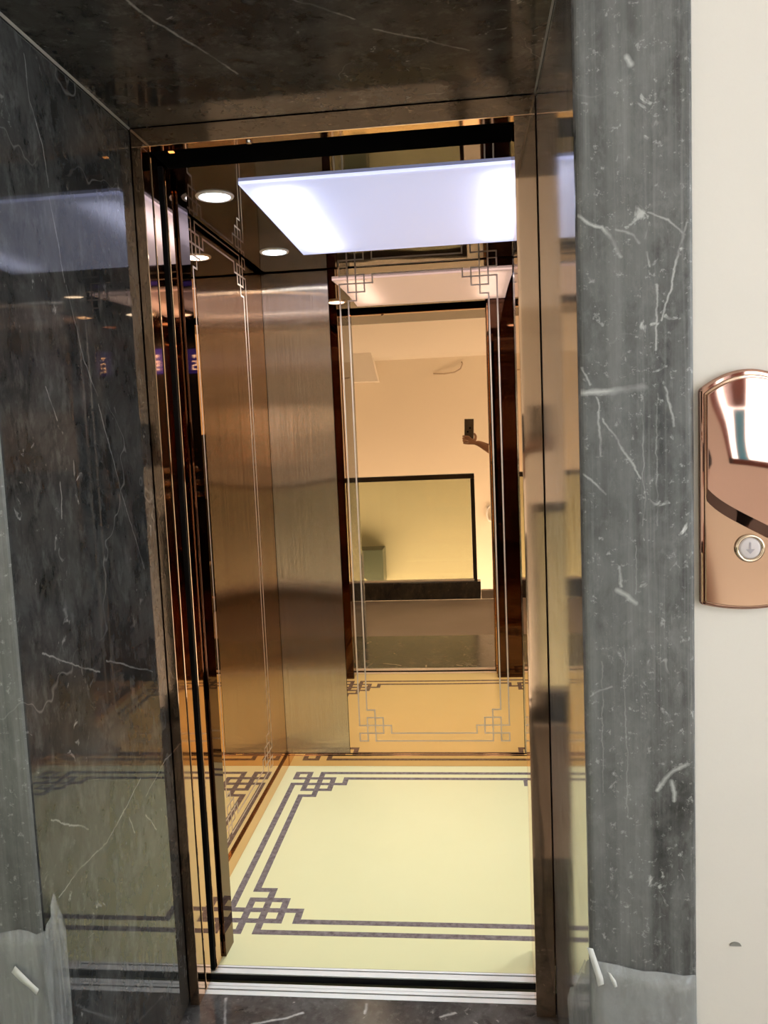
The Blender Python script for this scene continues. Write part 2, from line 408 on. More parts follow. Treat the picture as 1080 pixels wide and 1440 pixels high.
def film(name, a, b, sc=(7, 7, 2.2)):
    t = NT(name); t.N.remove(t.b)
    p = t.pos(sc)
    n = t.noise(p, 3.0, 6, .65, 1.2)
    tp = t.n('ShaderNodeBsdfTransparent'); df = t.n('ShaderNodeBsdfDiffuse'); df.inputs['Color'].default_value = (.58, .62, .64, 1)
    gl = t.n('ShaderNodeBsdfGlossy'); gl.inputs['Roughness'].default_value = .22; gl.inputs['Color'].default_value = (1, 1, 1, 1)
    m1 = t.n('ShaderNodeMixShader'); t.l(t.ramp(n, [(.25, a), (.8, b)]), m1.inputs[0]); t.l(tp.outputs[0], m1.inputs[1]); t.l(df.outputs[0], m1.inputs[2])
    m2 = t.n('ShaderNodeMixShader'); m2.inputs[0].default_value = .10; t.l(m1.outputs[0], m2.inputs[1]); t.l(gl.outputs[0], m2.inputs[2])
    bp = t.n('ShaderNodeBump'); bp.inputs['Distance'].default_value = .012; t.l(n, bp.inputs['Height']); t.l(bp.outputs[0], gl.inputs['Normal'])
    t.l(m2.outputs[0], t.out.inputs['Surface'])
    return t.m
M['film'] = film('clear_protective_film', .14, .42)
M['film_thin'] = film('thin_clear_protective_film', .02, .46, (16, 24, 1.5))

def glass(name, tint, refl=.08):
    t = NT(name); t.N.remove(t.b)
    tp = t.n('ShaderNodeBsdfTransparent'); tp.inputs['Color'].default_value = (*tint, 1)
    gl = t.n('ShaderNodeBsdfGlossy'); gl.inputs['Roughness'].default_value = .01
    m2 = t.n('ShaderNodeMixShader'); fr = t.n('ShaderNodeFresnel'); fr.inputs['IOR'].default_value = 1.45
    t.l(fr.outputs[0], m2.inputs[0]); t.l(tp.outputs[0], m2.inputs[1]); t.l(gl.outputs[0], m2.inputs[2])
    t.l(m2.outputs[0], t.out.inputs['Surface'])
    return t.m
M['rail_glass'] = glass('greenish_railing_glass', (.77, .81, .70))
M['win_glass'] = glass('window_glass', (.97, .99, .99))
M['cyan_cloth'] = plain('cyan_shutter_paint', (.05, .42, .62), .6)

# ------------------------------------------------------------------ key dimensions
XL, XR, YB, ZC = -.505, .735, 1.405, 1.996      # lift car inside
YF = -.57                                       # face of the marble casing
RL, RR = -.424, .445                            # marble reveals
H = 1.99

# ------------------------------------------------------------------ setting: the landing
struct(obj('wall_front', boxes((-2.4, -.585, -.555, -.40, 0, 2.9), (.605, 2.8, -.555, -.40, 0, 2.9), (-.585, .605, -.555, -.40, 2.19, 2.9)), M['cream']))
struct(obj('wall_shaft', boxes((-2.4, -.60, -.40, 1.6, -.2, 2.9), (.80, 2.8, -.40, 1.6, -.2, 2.9), (-.60, .80, 1.45, 1.6, -.2, 2.9), (-.60, .80, -.0, 1.45, 2.2, 2.9)), M['concrete']))
def wall_with_hole(name, y0, y1, x0, x1, z0, z1, holes, mat):
    xs = sorted({x0, x1, *[h[0] for h in holes], *[h[1] for h in holes]}); bm = bmesh.new()
    for a, b in zip(xs, xs[1:]):
        hs = [h for h in holes if h[0] <= a and h[1] >= b]
        if not hs: box(bm, a, b, y0, y1, z0, z1)
        else:
            h = hs[0]
            box(bm, a, b, y0, y1, z0, h[2]); box(bm, a, b, y0, y1, h[3], z1)
    return struct(obj(name, bm, mat))
W1 = (1.43, 2.70, 1.10, 1.74); W2 = (-2.2, -1.45, 1.12, 1.78)
wall_with_hole('wall_stairwell', -3.35, -3.2, -2.4, 2.8, -1.4, 3.0, [W1, W2], M['cream_far'])
struct(obj('wall_left', boxes((-2.52, -2.4, -3.35, -.40, -1.4, 2.9)), M['cream']))
W3 = (-2.3, -.95, .95, 2.45)  # unseen side window, added to bring in more daylight
bm = bmesh.new()
box(bm, 2.8, 2.92, -3.35, W3[0], -1.4, 2.9); box(bm, 2.8, 2.92, W3[1], -.40, -1.4, 2.9)
box(bm, 2.8, 2.92, W3[0], W3[1], -1.4, W3[2]); box(bm, 2.8, 2.92, W3[0], W3[1], W3[3], 2.9)
struct(obj('wall_right', bm, M['cream']))
struct(obj('floor_landing', boxes((-2.4, 2.8, -1.86, -.70, -.2, 0), (-2.4, -.60, -.70, -.40, -.2, 0), (.62, 2.8, -.70, -.40, -.2, 0)), M['concrete']))
struct(obj('floor_threshold', boxes((-.60, .62, -.70, .036, -.2, 0)), M['marble_floor']))
struct(obj('floor_stairwell', boxes((-2.4, 2.8, -3.2, -1.86, -1.5, -1.4)), M['concrete']))
# flat ceiling by the lift and the sloping underside of the upper flight over the stairwell
struct(obj('ceiling_landing', prism(prism(bmesh.new(), [(-.40, 2.9), (-.40, 3.0), (-1.5, 3.0), (-1.5, 2.9)], 'x', -2.4, 2.8), [(-1.5, 2.9), (-1.5, 3.0), (-3.35, 2.3), (-3.2, 2.062), (-3.1, 2.085)], 'x', -2.4, 1.36), M['ceil']))
struct(obj('ceiling_stairwell', boxes((1.36, 2.8, -3.35, -1.5, 2.9, 3.0)), M['ceil']))
struct(obj('trim_4', prism(bmesh.new(), [(-1.44, 1.86), (-.535, 1.86), (-.64, 2.36), (-1.44, 2.36)], 'y', -3.2, -3.02), M['ceil']))

def window(name, x0, x1, z0, z1, y, mull, extra=None):
    w = .045
    bm = boxes((x0, x1, y-.04, y+.02, z0, z0+w), (x0, x1, y-.04, y+.02, z1-w, z1), (x0, x0+w, y-.04, y+.02, z0, z1), (x1-w, x1, y-.04, y+.02, z0, z1))
    for m in mull: box(bm, m-.022, m+.022, y-.035, y+.015, z0, z1)
    o = struct(obj(name, bm, M['win_frame'], None, .003))
    obj('pane', boxes((x0+w, x1-w, y-.012, y-.008, z0+w, z1-w)), M['win_glass'], o)
    return o
w1 = window('window_1', *W1, -3.27, (2.1,))
obj('mullion', boxes((1.505, 1.555, -3.30, -3.25, 1.42, W1[3]-.046)), M['win_frame'], w1)
obj('shutter', boxes((1.50, 1.545, -3.24, -3.225, 1.146, 1.415)), M['cyan_cloth'], w1)
w2 = window('window_2', *W2, -3.27, (-1.72,))
bm = boxes((2.84, 2.9, W3[0], W3[1], W3[2], W3[2]+.05), (2.84, 2.9, W3[0], W3[1], W3[3]-.05, W3[3]), (2.84, 2.9, W3[0], W3[0]+.05, W3[2], W3[3]), (2.84, 2.9, W3[1]-.05, W3[1], W3[2], W3[3]), (2.845, 2.895, -2.0, -1.95, W3[2], W3[3]))
w3 = struct(obj('window_3_added', bm, M['win_frame'], None, .003))
obj('pane', boxes((2.866, 2.870, W3[0]+.05, W3[1]-.05, W3[2]+.05, W3[3]-.05)), M['win_glass'], w3)

# kerb and glass railing round the stairwell
k = obj('stair_kerb', boxes((-2.39, .35, -1.96, -1.862, 0, .145)), M['marble_kerb'], None, .003)
tag(k, 'long dark marble kerb under the glass railing, seen in the lift mirror', 'kerb')
k = obj('stair_kerb', boxes((.352, 2.79, -1.93, -1.862, 0, .068)), M['concrete'], None, .003)
tag(k, 'low brown kerb strip beside the end of the dark marble kerb', 'kerb')
r = thing('glass_railing', 'glass railing with dark handrail standing on the marble kerb', 'railing', (-1.0, -1.91, .145))
obj('glass_pane', boxes((-2.38, .29, -1.916, -1.904, .146, .975)), M['rail_glass'], r)
obj('handrail', boxes((-2.38, .325, -1.935, -1.885, .975, 1.015)), M['rail'], r, .006)
obj('end_post', boxes((.292, .325, -1.925, -1.895, .146, .974)), M['rail'], r, .004)
obj('base_channel', boxes((-2.38, .30, -1.93, -1.89, .1455, .16)), M['alu'], r, .002)
s = obj('stair_slab', prism(bmesh.new(), [(-2.38, .02), (-.75, .02), (-.66, -.06), (-.545, -.06), (-.545, .27), (-.70, .27), (-2.38, .27)], 'y', -3.195, -2.92), M['stub'], None, .004)
tag(s, 'grey stone stair landing slab seen low behind the railing glass', 'stair slab')
# a loose cable poking from the far wall, and a coil hung low on the wall
bm = bmesh.new(); tube(bm, [(-.02, -3.195, 1.915), (.08, -3.17, 1.905), (.18, -3.16, 1.915), (.235, -3.155, 1.945), (.255, -3.16, 1.99), (.25, -3.197, 2.01)], .006)
tag(obj('wall_cable', bm, M['cable']), 'thin loose cable sticking out of the cream stairwell wall', 'cable')
bm = bmesh.new()
for q in range(3):
    tube(bm, [(.474+(.030+.003*q)*math.cos(a), -3.155-.013*q, .56+(.068+.004*q)*math.sin(a)) for a in [2*PI*i/28 for i in range(29)]], .0075)
cyl(bm, (.474, -3.197, .628), 'y', .006, .065, 12)
tag(obj('cable_coil', bm, M['white_cable']), 'small white cable coil hanging on far wall, seen beyond the railing end', 'cable coil')

# ------------------------------------------------------------------ marble casing round the lift door
YFL = -.592
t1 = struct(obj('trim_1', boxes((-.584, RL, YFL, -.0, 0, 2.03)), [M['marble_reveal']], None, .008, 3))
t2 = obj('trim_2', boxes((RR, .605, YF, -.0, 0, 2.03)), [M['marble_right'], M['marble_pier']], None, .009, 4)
for f in t2.data.polygons:
    if f.normal.y < -.5: f.material_index = 1
struct(t2)
for f in t1.data.polygons:
    if f.normal.y < -.5: f.material_index = 1
t1.data.materials.append(M['marble_pier'])
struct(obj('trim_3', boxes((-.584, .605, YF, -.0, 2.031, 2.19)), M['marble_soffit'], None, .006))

M['grout'] = plain('pale_stone_filler', (.30, .30, .29), .6)
def seam(x, s_, y0):
    return prism(bmesh.new(), [(x, 2.0308), (x+s_*.0035, 2.0308), (x, 2.0272)], 'y', y0+.012, -.006)
struct(obj('trim_6', seam(RL, 1, YFL), M['grout'])); struct(obj('trim_7', seam(RR, -1, YF), M['grout']))
# protective film and tape on the casing
def sheet(name, rows, mat, label, cat, thick=.0006):
    bm = bmesh.new(); G = [[bm.verts.new(p) for p in r] for r in rows]
    for a, b in zip(G, G[1:]):
        for i in range(len(a)-1):
            f = bm.faces.new((a[i], a[i+1], b[i+1], b[i])); f.smooth = True
    o = obj(name, bm, mat)
    md = o.modifiers.new('solid', 'SOLIDIFY'); md.thickness = thick; md.offset = 0
    return tag(o, label, cat)
rows = []
N = 14
for j in range(N+1):
    row = []; v = j/N
    # along the left casing: 0..9 front face (x), 10..24 wrapping on to the reveal (y)
    for i in range(11):
        x = -.584 + (.584-.432)*i/10
        top = .572 + .004*math.sin(i)
        row.append((x, YFL-.004-.002*math.sin(i*1.7+v*9), .004+(top-.004)*v))
    for i in range(10):
        y = -.594 + .060*i/9
        top = [.574, .58, .59, .604, .622, .612, .595, .572, .555, .54][i]
        off = .004 + .006*abs(math.sin(i*1.3+2*v)) * (1 if 1 < i < 8 else .4)
        row.append((RL+off, y, .004+(top-.004)*v))
    rows.append(row)
sheet('plastic_film', rows, M['film_thin'], 'crumpled clear plastic film wrapped round the foot of left marble casing', 'plastic film')
rows = []
for j in range(N+1):
    row = []; v = j/N
    for i in range(9):
        y = -.30 - .262*i/8
        top = .27 + (.53-.27)*(i/8)**.9 + .006*math.sin(i*2.1)
        row.append((RR-.004-.002*math.sin(i*1.4+v*8), y, .004+(top-.004)*v))
    for i in range(9):
        x = .447 + .155*i/8
        top = [.537, .533, .528, .524, .521, .519, .517, .516, .516][i]
        row.append((x, YF-.004-.002*math.sin(i*1.9+v*7), .004+(top-.004)*v))
    rows.append(row)
sheet('plastic_film', rows, M['film'], 'milky plastic film covering the foot of right marble casing', 'plastic film')
sheet('tape_strip', [[(.440, -.580, .560), (.449, -.580, .558)], [(.445, -.581, .54), (.456, -.581, .535)], [(.452, -.581, .515), (.463, -.581, .512)], [(.455, -.581, .498), (.464, -.581, .502)]], M['tape'], 'white tape strip on film edge at right casing corner', 'tape')
sheet('tape_strip', [[(.470, -.581, .522), (.474, -.581, .520)], [(.475, -.5815, .508), (.482, -.5815, .508)], [(.480, -.581, .497), (.484, -.581, .499)]], M['tape'], 'small torn tape piece lower on the right film', 'tape')
sheet('tape_strip', [[(-.476, -.6035, .508), (-.469, -.6035, .519)], [(-.462, -.6045, .494), (-.455, -.6045, .505)], [(-.448, -.6045, .483), (-.441, -.6045, .490)], [(-.437, -.6035, .470), (-.432, -.6035, .480)]], M['tape'], 'white torn tape stuck across the left plastic film', 'tape')

# ------------------------------------------------------------------ bronze door frame, sills, doors
fr = thing('elevator_door_frame', 'bronze mirror steel frame lining the lift doorway inside the marble', 'door frame', (0, .02, 0))
def jamb(x0, x1, lip):
    bm = boxes((x0, x1, -.004, .040, 0, H))
    return obj('jamb', bm, M['bronze'], fr, .0012)
jamb(RL+.001, -.400, 0); jamb(.400, RR-.001, 0)
obj('lintel', boxes((RL+.001, RR-.001, -.004, .028, H+.0005, 2.0300)), M['bronze'], fr, .0012)
bz = obj('bolt', lathe(bmesh.new(), (-.165, .014, H+.0005), 'z', [(.0001, -.005), (.005, -.005), (.007, -.003), (.007, 0)], 16), M['btn_steel'], fr)

hd = thing('header_gap_fill', 'black fill standing for the dark open gap behind the bronze lintel', 'gap fill', (0, .1, 1.99))
obj('gap_fill_block', boxes((-.395, .404, .0405, .150, 1.9915, 2.199), (-.395, .404, .0285, .0405, 1.9915, 2.029)), M['shell_gap_black'], hd, .002)  # solid black block in place of the dark void above the doorway
obj('amber_block', boxes((-.354, -.342, .034, .044, 1.989, 1.9914)), M['amber'], hd, .001)  # small amber block with its own glow

sl = thing('door_sill', 'ribbed aluminium landing sill nearest the grey marble floor', 'door sill', (0, .06, -.02), 'door sills')
obj('sill_plate', boxes((-.43, .43, .037, .053, -.004, 0), (-.43, .43, .058, .068, -.004, 0), (-.43, .43, .0695, .080, -.004, 0)), M['alu'], sl, .0008)
obj('sill_groove', boxes((-.43, .43, .0375, .0795, -.02, -.0041)), M['alu_dark'], sl)
s2 = thing('door_sill', 'ribbed aluminium car sill along the cream lift floor', 'door sill', (0, .13, -.02), 'door sills')
obj('sill_plate', boxes((-.43, .43, .115, .134, -.004, 0), (-.43, .43, .1385, .1455, -.004, 0)), M['alu'], s2, .0008)
obj('sill_groove', boxes((-.43, .43, .1155, .145, -.02, -.0041)), M['alu_dark'], s2)
struct(obj('floor_shaft', boxes((-.60, .80, .0365, 1.45, -.25, -.10)), M['black_gap']))

ld = thing('elevator_door', 'bronze landing door slid open into the left jamb', 'elevator door', (-.5, .065, 0))
obj('door_leaf', boxes((-.594, -.3985, .046, .083, .004, 2.06)), M['bronze_edge'], ld, .0015)
obj('door_gap_fill', boxes((-.594, -.402, .0405, .0455, .004, 2.05)), M['black_gap'], ld)  # black filler for the dark slit between jamb and leaf
obj('door_leaf', boxes((-.594, -.412, .086, .108, .004, 2.06)), M['shell_gap_black'], ld, .001)
cd = thing('elevator_door', 'bronze car door slid open just behind the landing door', 'elevator door', (-.5, .145, 0))
obj('door_leaf', boxes((-.594, -.397, .126, .1715, .004, 1.990)), M['bronze_edge'], cd, .0015)
obj('door_gap_fill', boxes((-.594, -.401, .120, .1255, .004, 1.990)), M['black_gap'], cd)  # black filler darkening the running gap between the two doors
cp = thing('door_slam_post', 'narrow bronze closing post between right jamb and lift car', 'door post', (.42, .1, 0))
obj('post', boxes((.4005, .44, .047, .085, 0, 2.02)), M['bronze_edge'], cp, .001)
obj('post', boxes((.4045, .44, .126, .172, 0, 1.990)), M['bronze_edge'], cp, .001)
obj('post_gap_fill', boxes((.403, .44, .0855, .1255, 0, 1.990)), M['black_gap'], cp)  # black block fills the dark gap between the two posts

# ------------------------------------------------------------------ lift car
def knot_strips(a0, a1, b0, b1, u):
    """line segments of a double border with a woven knot in each corner, in plane coordinates"""
    segs = []
    segs += [((a0, b0+2*u), (a0, b1-2*u)), ((a1, b0+2*u), (a1, b1-2*u)), ((a0+u, b0+4*u), (a0+u, b1-4*u)), ((a1-u, b0+4*u), (a1-u, b1-4*u))]
    segs += [((a0+2*u, b0), (a1-2*u, b0)), ((a0+2*u, b1), (a1-2*u, b1)), ((a0+4*u, b0+u), (a1-4*u, b0+u)), ((a0+4*u, b1-u), (a1-4*u, b1-u))]
    cor = [((0,2),(4,2)), ((4,2),(4,1)), ((1,4),(2,4)), ((2,4),(2,0)), ((0,0),(1,0)), ((1,0),(1,3)), ((1,3),(3,3)), ((3,3),(3,1)), ((3,1),(0,1)), ((0,1),(0,0))]
    for ca, sa in ((a0, 1), (a1, -1)):
        for cb, sb in ((b0, 1), (b1, -1)):
            segs += [((ca+sa*p[0]*u, cb+sb*p[1]*u), (ca+sa*q[0]*u, cb+sb*q[1]*u)) for p, q in cor]
    return segs
def add_strips(bm, segs, w, plane, h0, h1, mi, up=1):
    for n_, ((a, b), (c, d)) in enumerate(segs):
        A0, A1, B0, B1 = min(a, c)-w/2, max(a, c)+w/2, min(b, d)-w/2, max(b, d)+w/2
        h1 = h1 + up*4e-6
        if plane == 'z': box(bm, A0, A1, B0, B1, h0, h1, mi)
        elif plane == 'y': box(bm, A0, A1, min(h0, h1), max(h0, h1), B0, B1, mi)
        else: box(bm, min(h0, h1), max(h0, h1), A0, A1, B0, B1, mi)

bm = boxes((XL, XR, .146, YB, -.05, 0))
add_strips(bm, knot_strips(-.440, .670, .285, 1.325, .051), .0205, 'z', -.001, .0004, 1)
struct(obj('floor', bm, [M['car_floor'], M['floor_line']]))
struct(obj('wall_back', boxes((XL-.02, XR+.02, YB+.006, YB+.03, -.05, 2.10)), M['shell_gap_black']))
struct(obj('wall_car_left', boxes((XL-.02, XL-.006, .24, YB+.006, -.05, 2.10)), M['shell_gap_black']))
struct(obj('wall_car_right', boxes((XR+.006, XR+.02, .24, YB+.006, -.05, 2.10)), M['shell_gap_black']))
LX0, LX1, LY0, LY1, LZ = -.268, .498, .288, 1.10, 1.988
CX0, CX1, CY0, CY1 = XL+.024, XR-.024, .152, 1.377
struct(obj('ceiling', boxes((CX0, LX0+.004, CY0, CY1, ZC, ZC+.006), (LX1-.004, CX1, CY0, CY1, ZC, ZC+.006), (LX0+.004, LX1-.004, CY0, LY0+.004, ZC, ZC+.006), (LX0+.004, LX1-.004, LY1-.004, CY1, ZC, ZC+.006)), M['mirror_ceiling']))
struct(obj('ceiling_shaft', boxes((XL-.006, XR+.006, .152, YB+.006, 2.036, 2.05)), M['shell_gap_black']))
struct(obj('trim_5', boxes((XL-.006, XL, .24, YB, 2.0125, 2.036), (XR, XR+.006, .24, YB, 2.0125, 2.036), (XL, XR, YB, YB+.006, 2.0125, 2.036)), M['shell_gap_black']))
# front returns either side of the car door
bm = bmesh.new()
prism(bm, [(XL-.02, .178), (-.3895, .178), (-.3872, .239), (XL-.02, .239)], 'z', 0, 2.03)
struct(obj('wall_front_return', bm, M['dark_return'], None, .001))
struct(obj('wall_front_return', boxes((.408, XR+.02, .178, .239, 0, 2.03)), M['dark_return'], None, .001))

# wall panels
def etched_panel_back():
    bm = boxes((-.236, .472, YB-.004, YB+.005, .053, 2.012))
    add_strips(bm, knot_strips(-.192, .414, .104, 2.000, .0325), .0056, 'y', YB-.0038, YB-.0043, 1, -1)
    return obj('etched_mirror_panel', bm, [M['mirror_back'], M['etch']])
tag(etched_panel_back(), 'large rose gold mirror panel with etched knot border at the lift rear', 'mirror panel', None)
def side_panel(x0, x1, xs, label):
    bm = boxes((x0, x1, .242, YB-.001, .053, 2.012))
    h = (xs[0], xs[1])
    add_strips(bm, knot_strips(.560, 1.168, .104, 2.000, .0345), .0058, 'x', h[0], h[1], 1, 1 if h[1] > h[0] else -1)
    return tag(obj('etched_mirror_panel', bm, [M['mirror_side'], M['etch']]), label, 'mirror panel')
side_panel(XL-.005, XL+.004, (XL+.0038, XL+.0043), 'tall etched mirror panel lining the left side of the lift')
side_panel(XR-.004, XR+.005, (XR-.0038, XR-.0043), 'etched mirror side panel facing the left one, hidden beyond the right jamb')
tag(obj('brushed_steel_panel', boxes((XL+.005, -.238, YB-.004, YB+.005, .053, 2.012)), M['brushed']), 'brushed champagne steel panel left of the big rear mirror', 'steel panel')
tag(obj('brushed_steel_panel', boxes((.474, XR-.005, YB-.004, YB+.005, .053, 2.012)), M['brushed']), 'brushed champagne steel strip right of the big rear mirror', 'steel panel')

def skirting(name, *bs):
    return struct(obj(name, boxes(*bs), M['skirt'], None, .0015))
skirting('baseboard_back', (XL+.012, XR-.012, YB-.012, YB+.005, 0, .045), (XL+.012, XR-.012, YB-.009, YB+.005, .045, .052))
skirting('baseboard_left', (XL-.005, XL+.012, .242, YB+.004, 0, .052))
skirting('baseboard_right', (XR-.012, XR+.005, .242, YB+.004, 0, .052))

# light panel
lp = thing('ceiling_light_panel', 'large square glowing white light panel under the mirrored lift ceiling', 'ceiling light', (.115, .694, LZ))
obj('diffuser', boxes((LX0, LX1, LY0, LY1, LZ, LZ+.003), (LX0, LX0+.003, LY0, LY1, LZ+.003, ZC-.0003), (LX1-.003, LX1, LY0, LY1, LZ+.003, ZC-.0003), (LX0+.003, LX1-.003, LY0, LY0+.003, LZ+.003, ZC-.0003), (LX0+.003, LX1-.003, LY1-.003, LY1, LZ+.003, ZC-.0003)), M['diffuser'], lp)
obj('light_box', boxes((LX0, LX0+.0035, LY0, LY1, ZC+.0065, 2.035), (LX1-.0035, LX1, LY0, LY1, ZC+.0065, 2.035), (LX0+.0035, LX1-.0035, LY0, LY0+.0035, ZC+.0065, 2.035), (LX0+.0035, LX1-.0035, LY1-.0035, LY1, ZC+.0065, 2.035), (LX0+.0035, LX1-.0035, LY0+.0035, LY1-.0035, 2.031, 2.035)), M['lamp_white'], lp)
def area(name, loc, sx, sy, power, col, rot=(0,0,0), spread=PI, portal=False):
    l = bpy.data.lights.new(name, 'AREA'); l.shape = 'RECTANGLE'; l.size = sx; l.size_y = sy; l.energy = power; l.color = col; l.spread = spread
    o = bpy.data.objects.new(name, l); C.objects.link(o); o.location = loc; o.rotation_euler = rot
    if portal: l.cycles.is_portal = True
    return o
for x in (LX0+.085, LX1-.085):
    for yy in ((LY0+.24, LY0+.58) if x < 0 else (LY0+.24, LY0+.58)):
        a = area('panel_led_strip', (x, yy, 2.028), .10, .38, .66, (.86, .90, 1.0)); a.parent = None

def downlight(x, y, label):
    d = thing('recessed_downlight', label, 'downlight', (x, y, ZC-.006), 'round downlights in the lift ceiling')
    obj('trim_ring', lathe(bmesh.new(), (x, y, ZC), 'z', [(.040, 0), (.040, -.003), (.044, -.005), (.049, -.004), (.051, 0)], 40), M['white_ring'], d)
    obj('lens', cyl(bmesh.new(), (x, y, ZC-.003), 'z', .0405, .0025, 40), M['downlight'], d)
    return d
def lamp_at(x, y):
    sp = bpy.data.lights.new('downlight_lamp', 'SPOT'); sp.energy = 27; sp.color = (.88, 1.0, 1.0); sp.spot_size = 2.6; sp.spot_blend = .9; sp.shadow_soft_size = .035
    o = bpy.data.objects.new('downlight_lamp', sp); C.objects.link(o); o.location = (x, y, ZC-.012)
for dx in (-.362, .592):
    for dy in (.392, 1.055): lamp_at(dx, dy)
d0 = downlight(-.362, .392, 'round bluish downlight nearest the door, left of the light panel')
dup(d0, (0, .663, 0), 'round downlight at the rear left corner of the ceiling')
dup(d0, (.954, 0, 0), 'round downlight on the far side of the light panel, nearest the door')
dup(d0, (.954, .663, 0), 'round downlight on the far side of the light panel, at the rear')

# car operating panel on the right front return (seen only in reflections)
cop = thing('car_operating_panel', 'dark lift control panel with blue floor display, reflected at the left door edges', 'control panel', (.60, .24, .9))
obj('face_plate', boxes((.545, .68, .2395, .2435, .85, 1.95)), M['phone_glass'], cop, .001)
dsp = obj('display', boxes((.56, .655, .2436, .2446, 1.735, 1.87)), M['screen_blue'], cop)
dg = bmesh.new()
gx, gz, gw, gh, th = .5935, 1.755, .028, .05, .006     # the digit 2, read from inside the car (x runs leftwards there)
box(dg, gx, gx+gw, .2447, .2449, gz, gz+th); box(dg, gx, gx+gw, .2447, .2449, gz+gh/2-th/2, gz+gh/2+th/2); box(dg, gx, gx+gw, .2447, .2449, gz+gh-th, gz+gh)
box(dg, gx+gw-th, gx+gw, .2447, .2449, gz, gz+gh/2); box(dg, gx, gx+th, .2447, .2449, gz+gh/2, gz+gh)
prism(dg, [(gx, gz+.082), (gx+gw, gz+.082), (gx+gw/2, gz+.062)], 'y', .2447, .2449)
obj('floor_number', dg, M['digit'], dsp)
b0 = None
for i in range(3):
    for j in range(2):
        bb = obj('call_button', lathe(bmesh.new(), (.585+.055*j, .2435, 1.06+.07*i), 'y', [(.0001, .004), (.013, .004), (.016, .002), (.016, 0)], 24), M['btn_steel'], cop)

# ------------------------------------------------------------------ hall call panel on the right wall
PX, PY = .678, -.555
pw, z0, z1 = .066, 1.083, 1.392
def arch(w, zlo, zhi, rise_t, rise_b, n=20):
    pts = []
    for i in range(n+1):
        a = -1 + 2*i/n; pts.append((PX + a*w, zlo - rise_b*(1-a*a)))
    for i in range(n+1):
        a = 1 - 2*i/n; pts.append((PX + a*w, zhi + rise_t*(1-a*a)))
    return pts
hp = thing('hall_call_panel', 'rose gold mirror call plate with one round button on cream wall', 'call panel', (PX, PY, 1.07))
obj('back_box', prism(bmesh.new(), arch(pw, z0, z1, .026, .009), 'y', PY-.012, PY-.0005), M['call_plate'], hp, .004, 3)
obj('face_plate', prism(bmesh.new(), arch(pw-.006, z0+.004, z1-.006, .024, .008), 'y', PY-.0155, PY-.0122), M['call_plate_low'], hp, .002, 3)
# raised upper plate whose slanting lower edge is a wide polished chamfer looking down
def slant(s_): return 1.2520 - .0100*(1-math.exp(-s_*8)) - .064*s_
uw = pw-.008
top = []
for i in range(21):
    a = 1 - 2*i/20; top.append((PX + a*uw, z1-.009 + .0225*(1-a*a)))
bm = bmesh.new()
fr_ = [bm.verts.new((PX - uw + 2*uw*i/20, PY-.0225, slant(i/20))) for i in range(21)] + [bm.verts.new((x_, PY-.0225, z_)) for x_, z_ in top]
bk_ = [bm.verts.new((PX - uw + 2*uw*i/20, PY-.0157, slant(i/20)-.0185)) for i in range(21)] + [bm.verts.new((x_, PY-.0157, z_)) for x_, z_ in top]
bm.faces.new(fr_); bm.faces.new(list(reversed(bk_)))
for i in range(42): bm.faces.new((fr_[i], bk_[i], bk_[(i+1) % 42], fr_[(i+1) % 42]))
bmesh.ops.recalc_face_normals(bm, faces=bm.faces[:])
obj('upper_plate', bm, M['call_plate'], hp, .0012, 2)
rb = obj('button_ring', lathe(bmesh.new(), (PX+.001, PY-.0156, 1.1645), 'y', [(.0155, -.0005), (.0155, -.0035), (.0180, -.0045), (.0202, -.0035), (.0205, 0)], 40), M['ring'], hp)
bf = obj('button_face', lathe(bmesh.new(), (PX+.001, PY-.0156, 1.1645), 'y', [(.0001, -.0035), (.012, -.0035), (.0149, -.0028), (.0154, 0)], 36), M['button_face'], hp)
g = bmesh.new(); cx, cz, yy = PX+.001, 1.1645, PY-.0156
box(g, cx-.0011, cx+.0011, yy-.0041, yy-.0036, cz-.003, cz+.0085)
prism(g, [(cx-.0062, cz-.0012), (cx-.0010, cz-.0012), (cx, cz-.0035), (cx+.0010, cz-.0012), (cx+.0062, cz-.0012), (cx, cz-.0080)], 'y', yy-.0041, yy-.0036)
obj('down_arrow', g, M['glyph'], bf)
tag(obj('wall_plug', prism(bmesh.new(), [(.664+.0085*math.cos(PI*i/10), .553+.0055*math.sin(PI*i/10)) for i in range(11)], 'y', -.558, -.5551), M['plug']), 'tiny grey half-round cap low on the cream wall beside the marble', 'wall plug')

# ------------------------------------------------------------------ camera
cam_d = bpy.data.cameras.new('camera'); cam = bpy.data.objects.new('camera', cam_d); C.objects.link(cam)
CR = Vector((0.99378937, 0.1029988, -0.04211806)); CU = Vector((0.03186871, 0.09920511, 0.99455655)); CF = Vector((-0.10661646, 0.98972198, -0.09530655))
CP = Vector((.284659, -1.752764, 1.346707))
mw = Matrix(((CR.x, CU.x, -CF.x, CP.x), (CR.y, CU.y, -CF.y, CP.y), (CR.z, CU.z, -CF.z, CP.z), (0, 0, 0, 1)))
cam.matrix_world = mw
cam_d.sensor_fit = 'VERTICAL'; cam_d.sensor_height = 24; cam_d.lens = 1128.98*24/1440
cam_d.clip_start = .01; cam_d.clip_end = 60
S.camera = cam

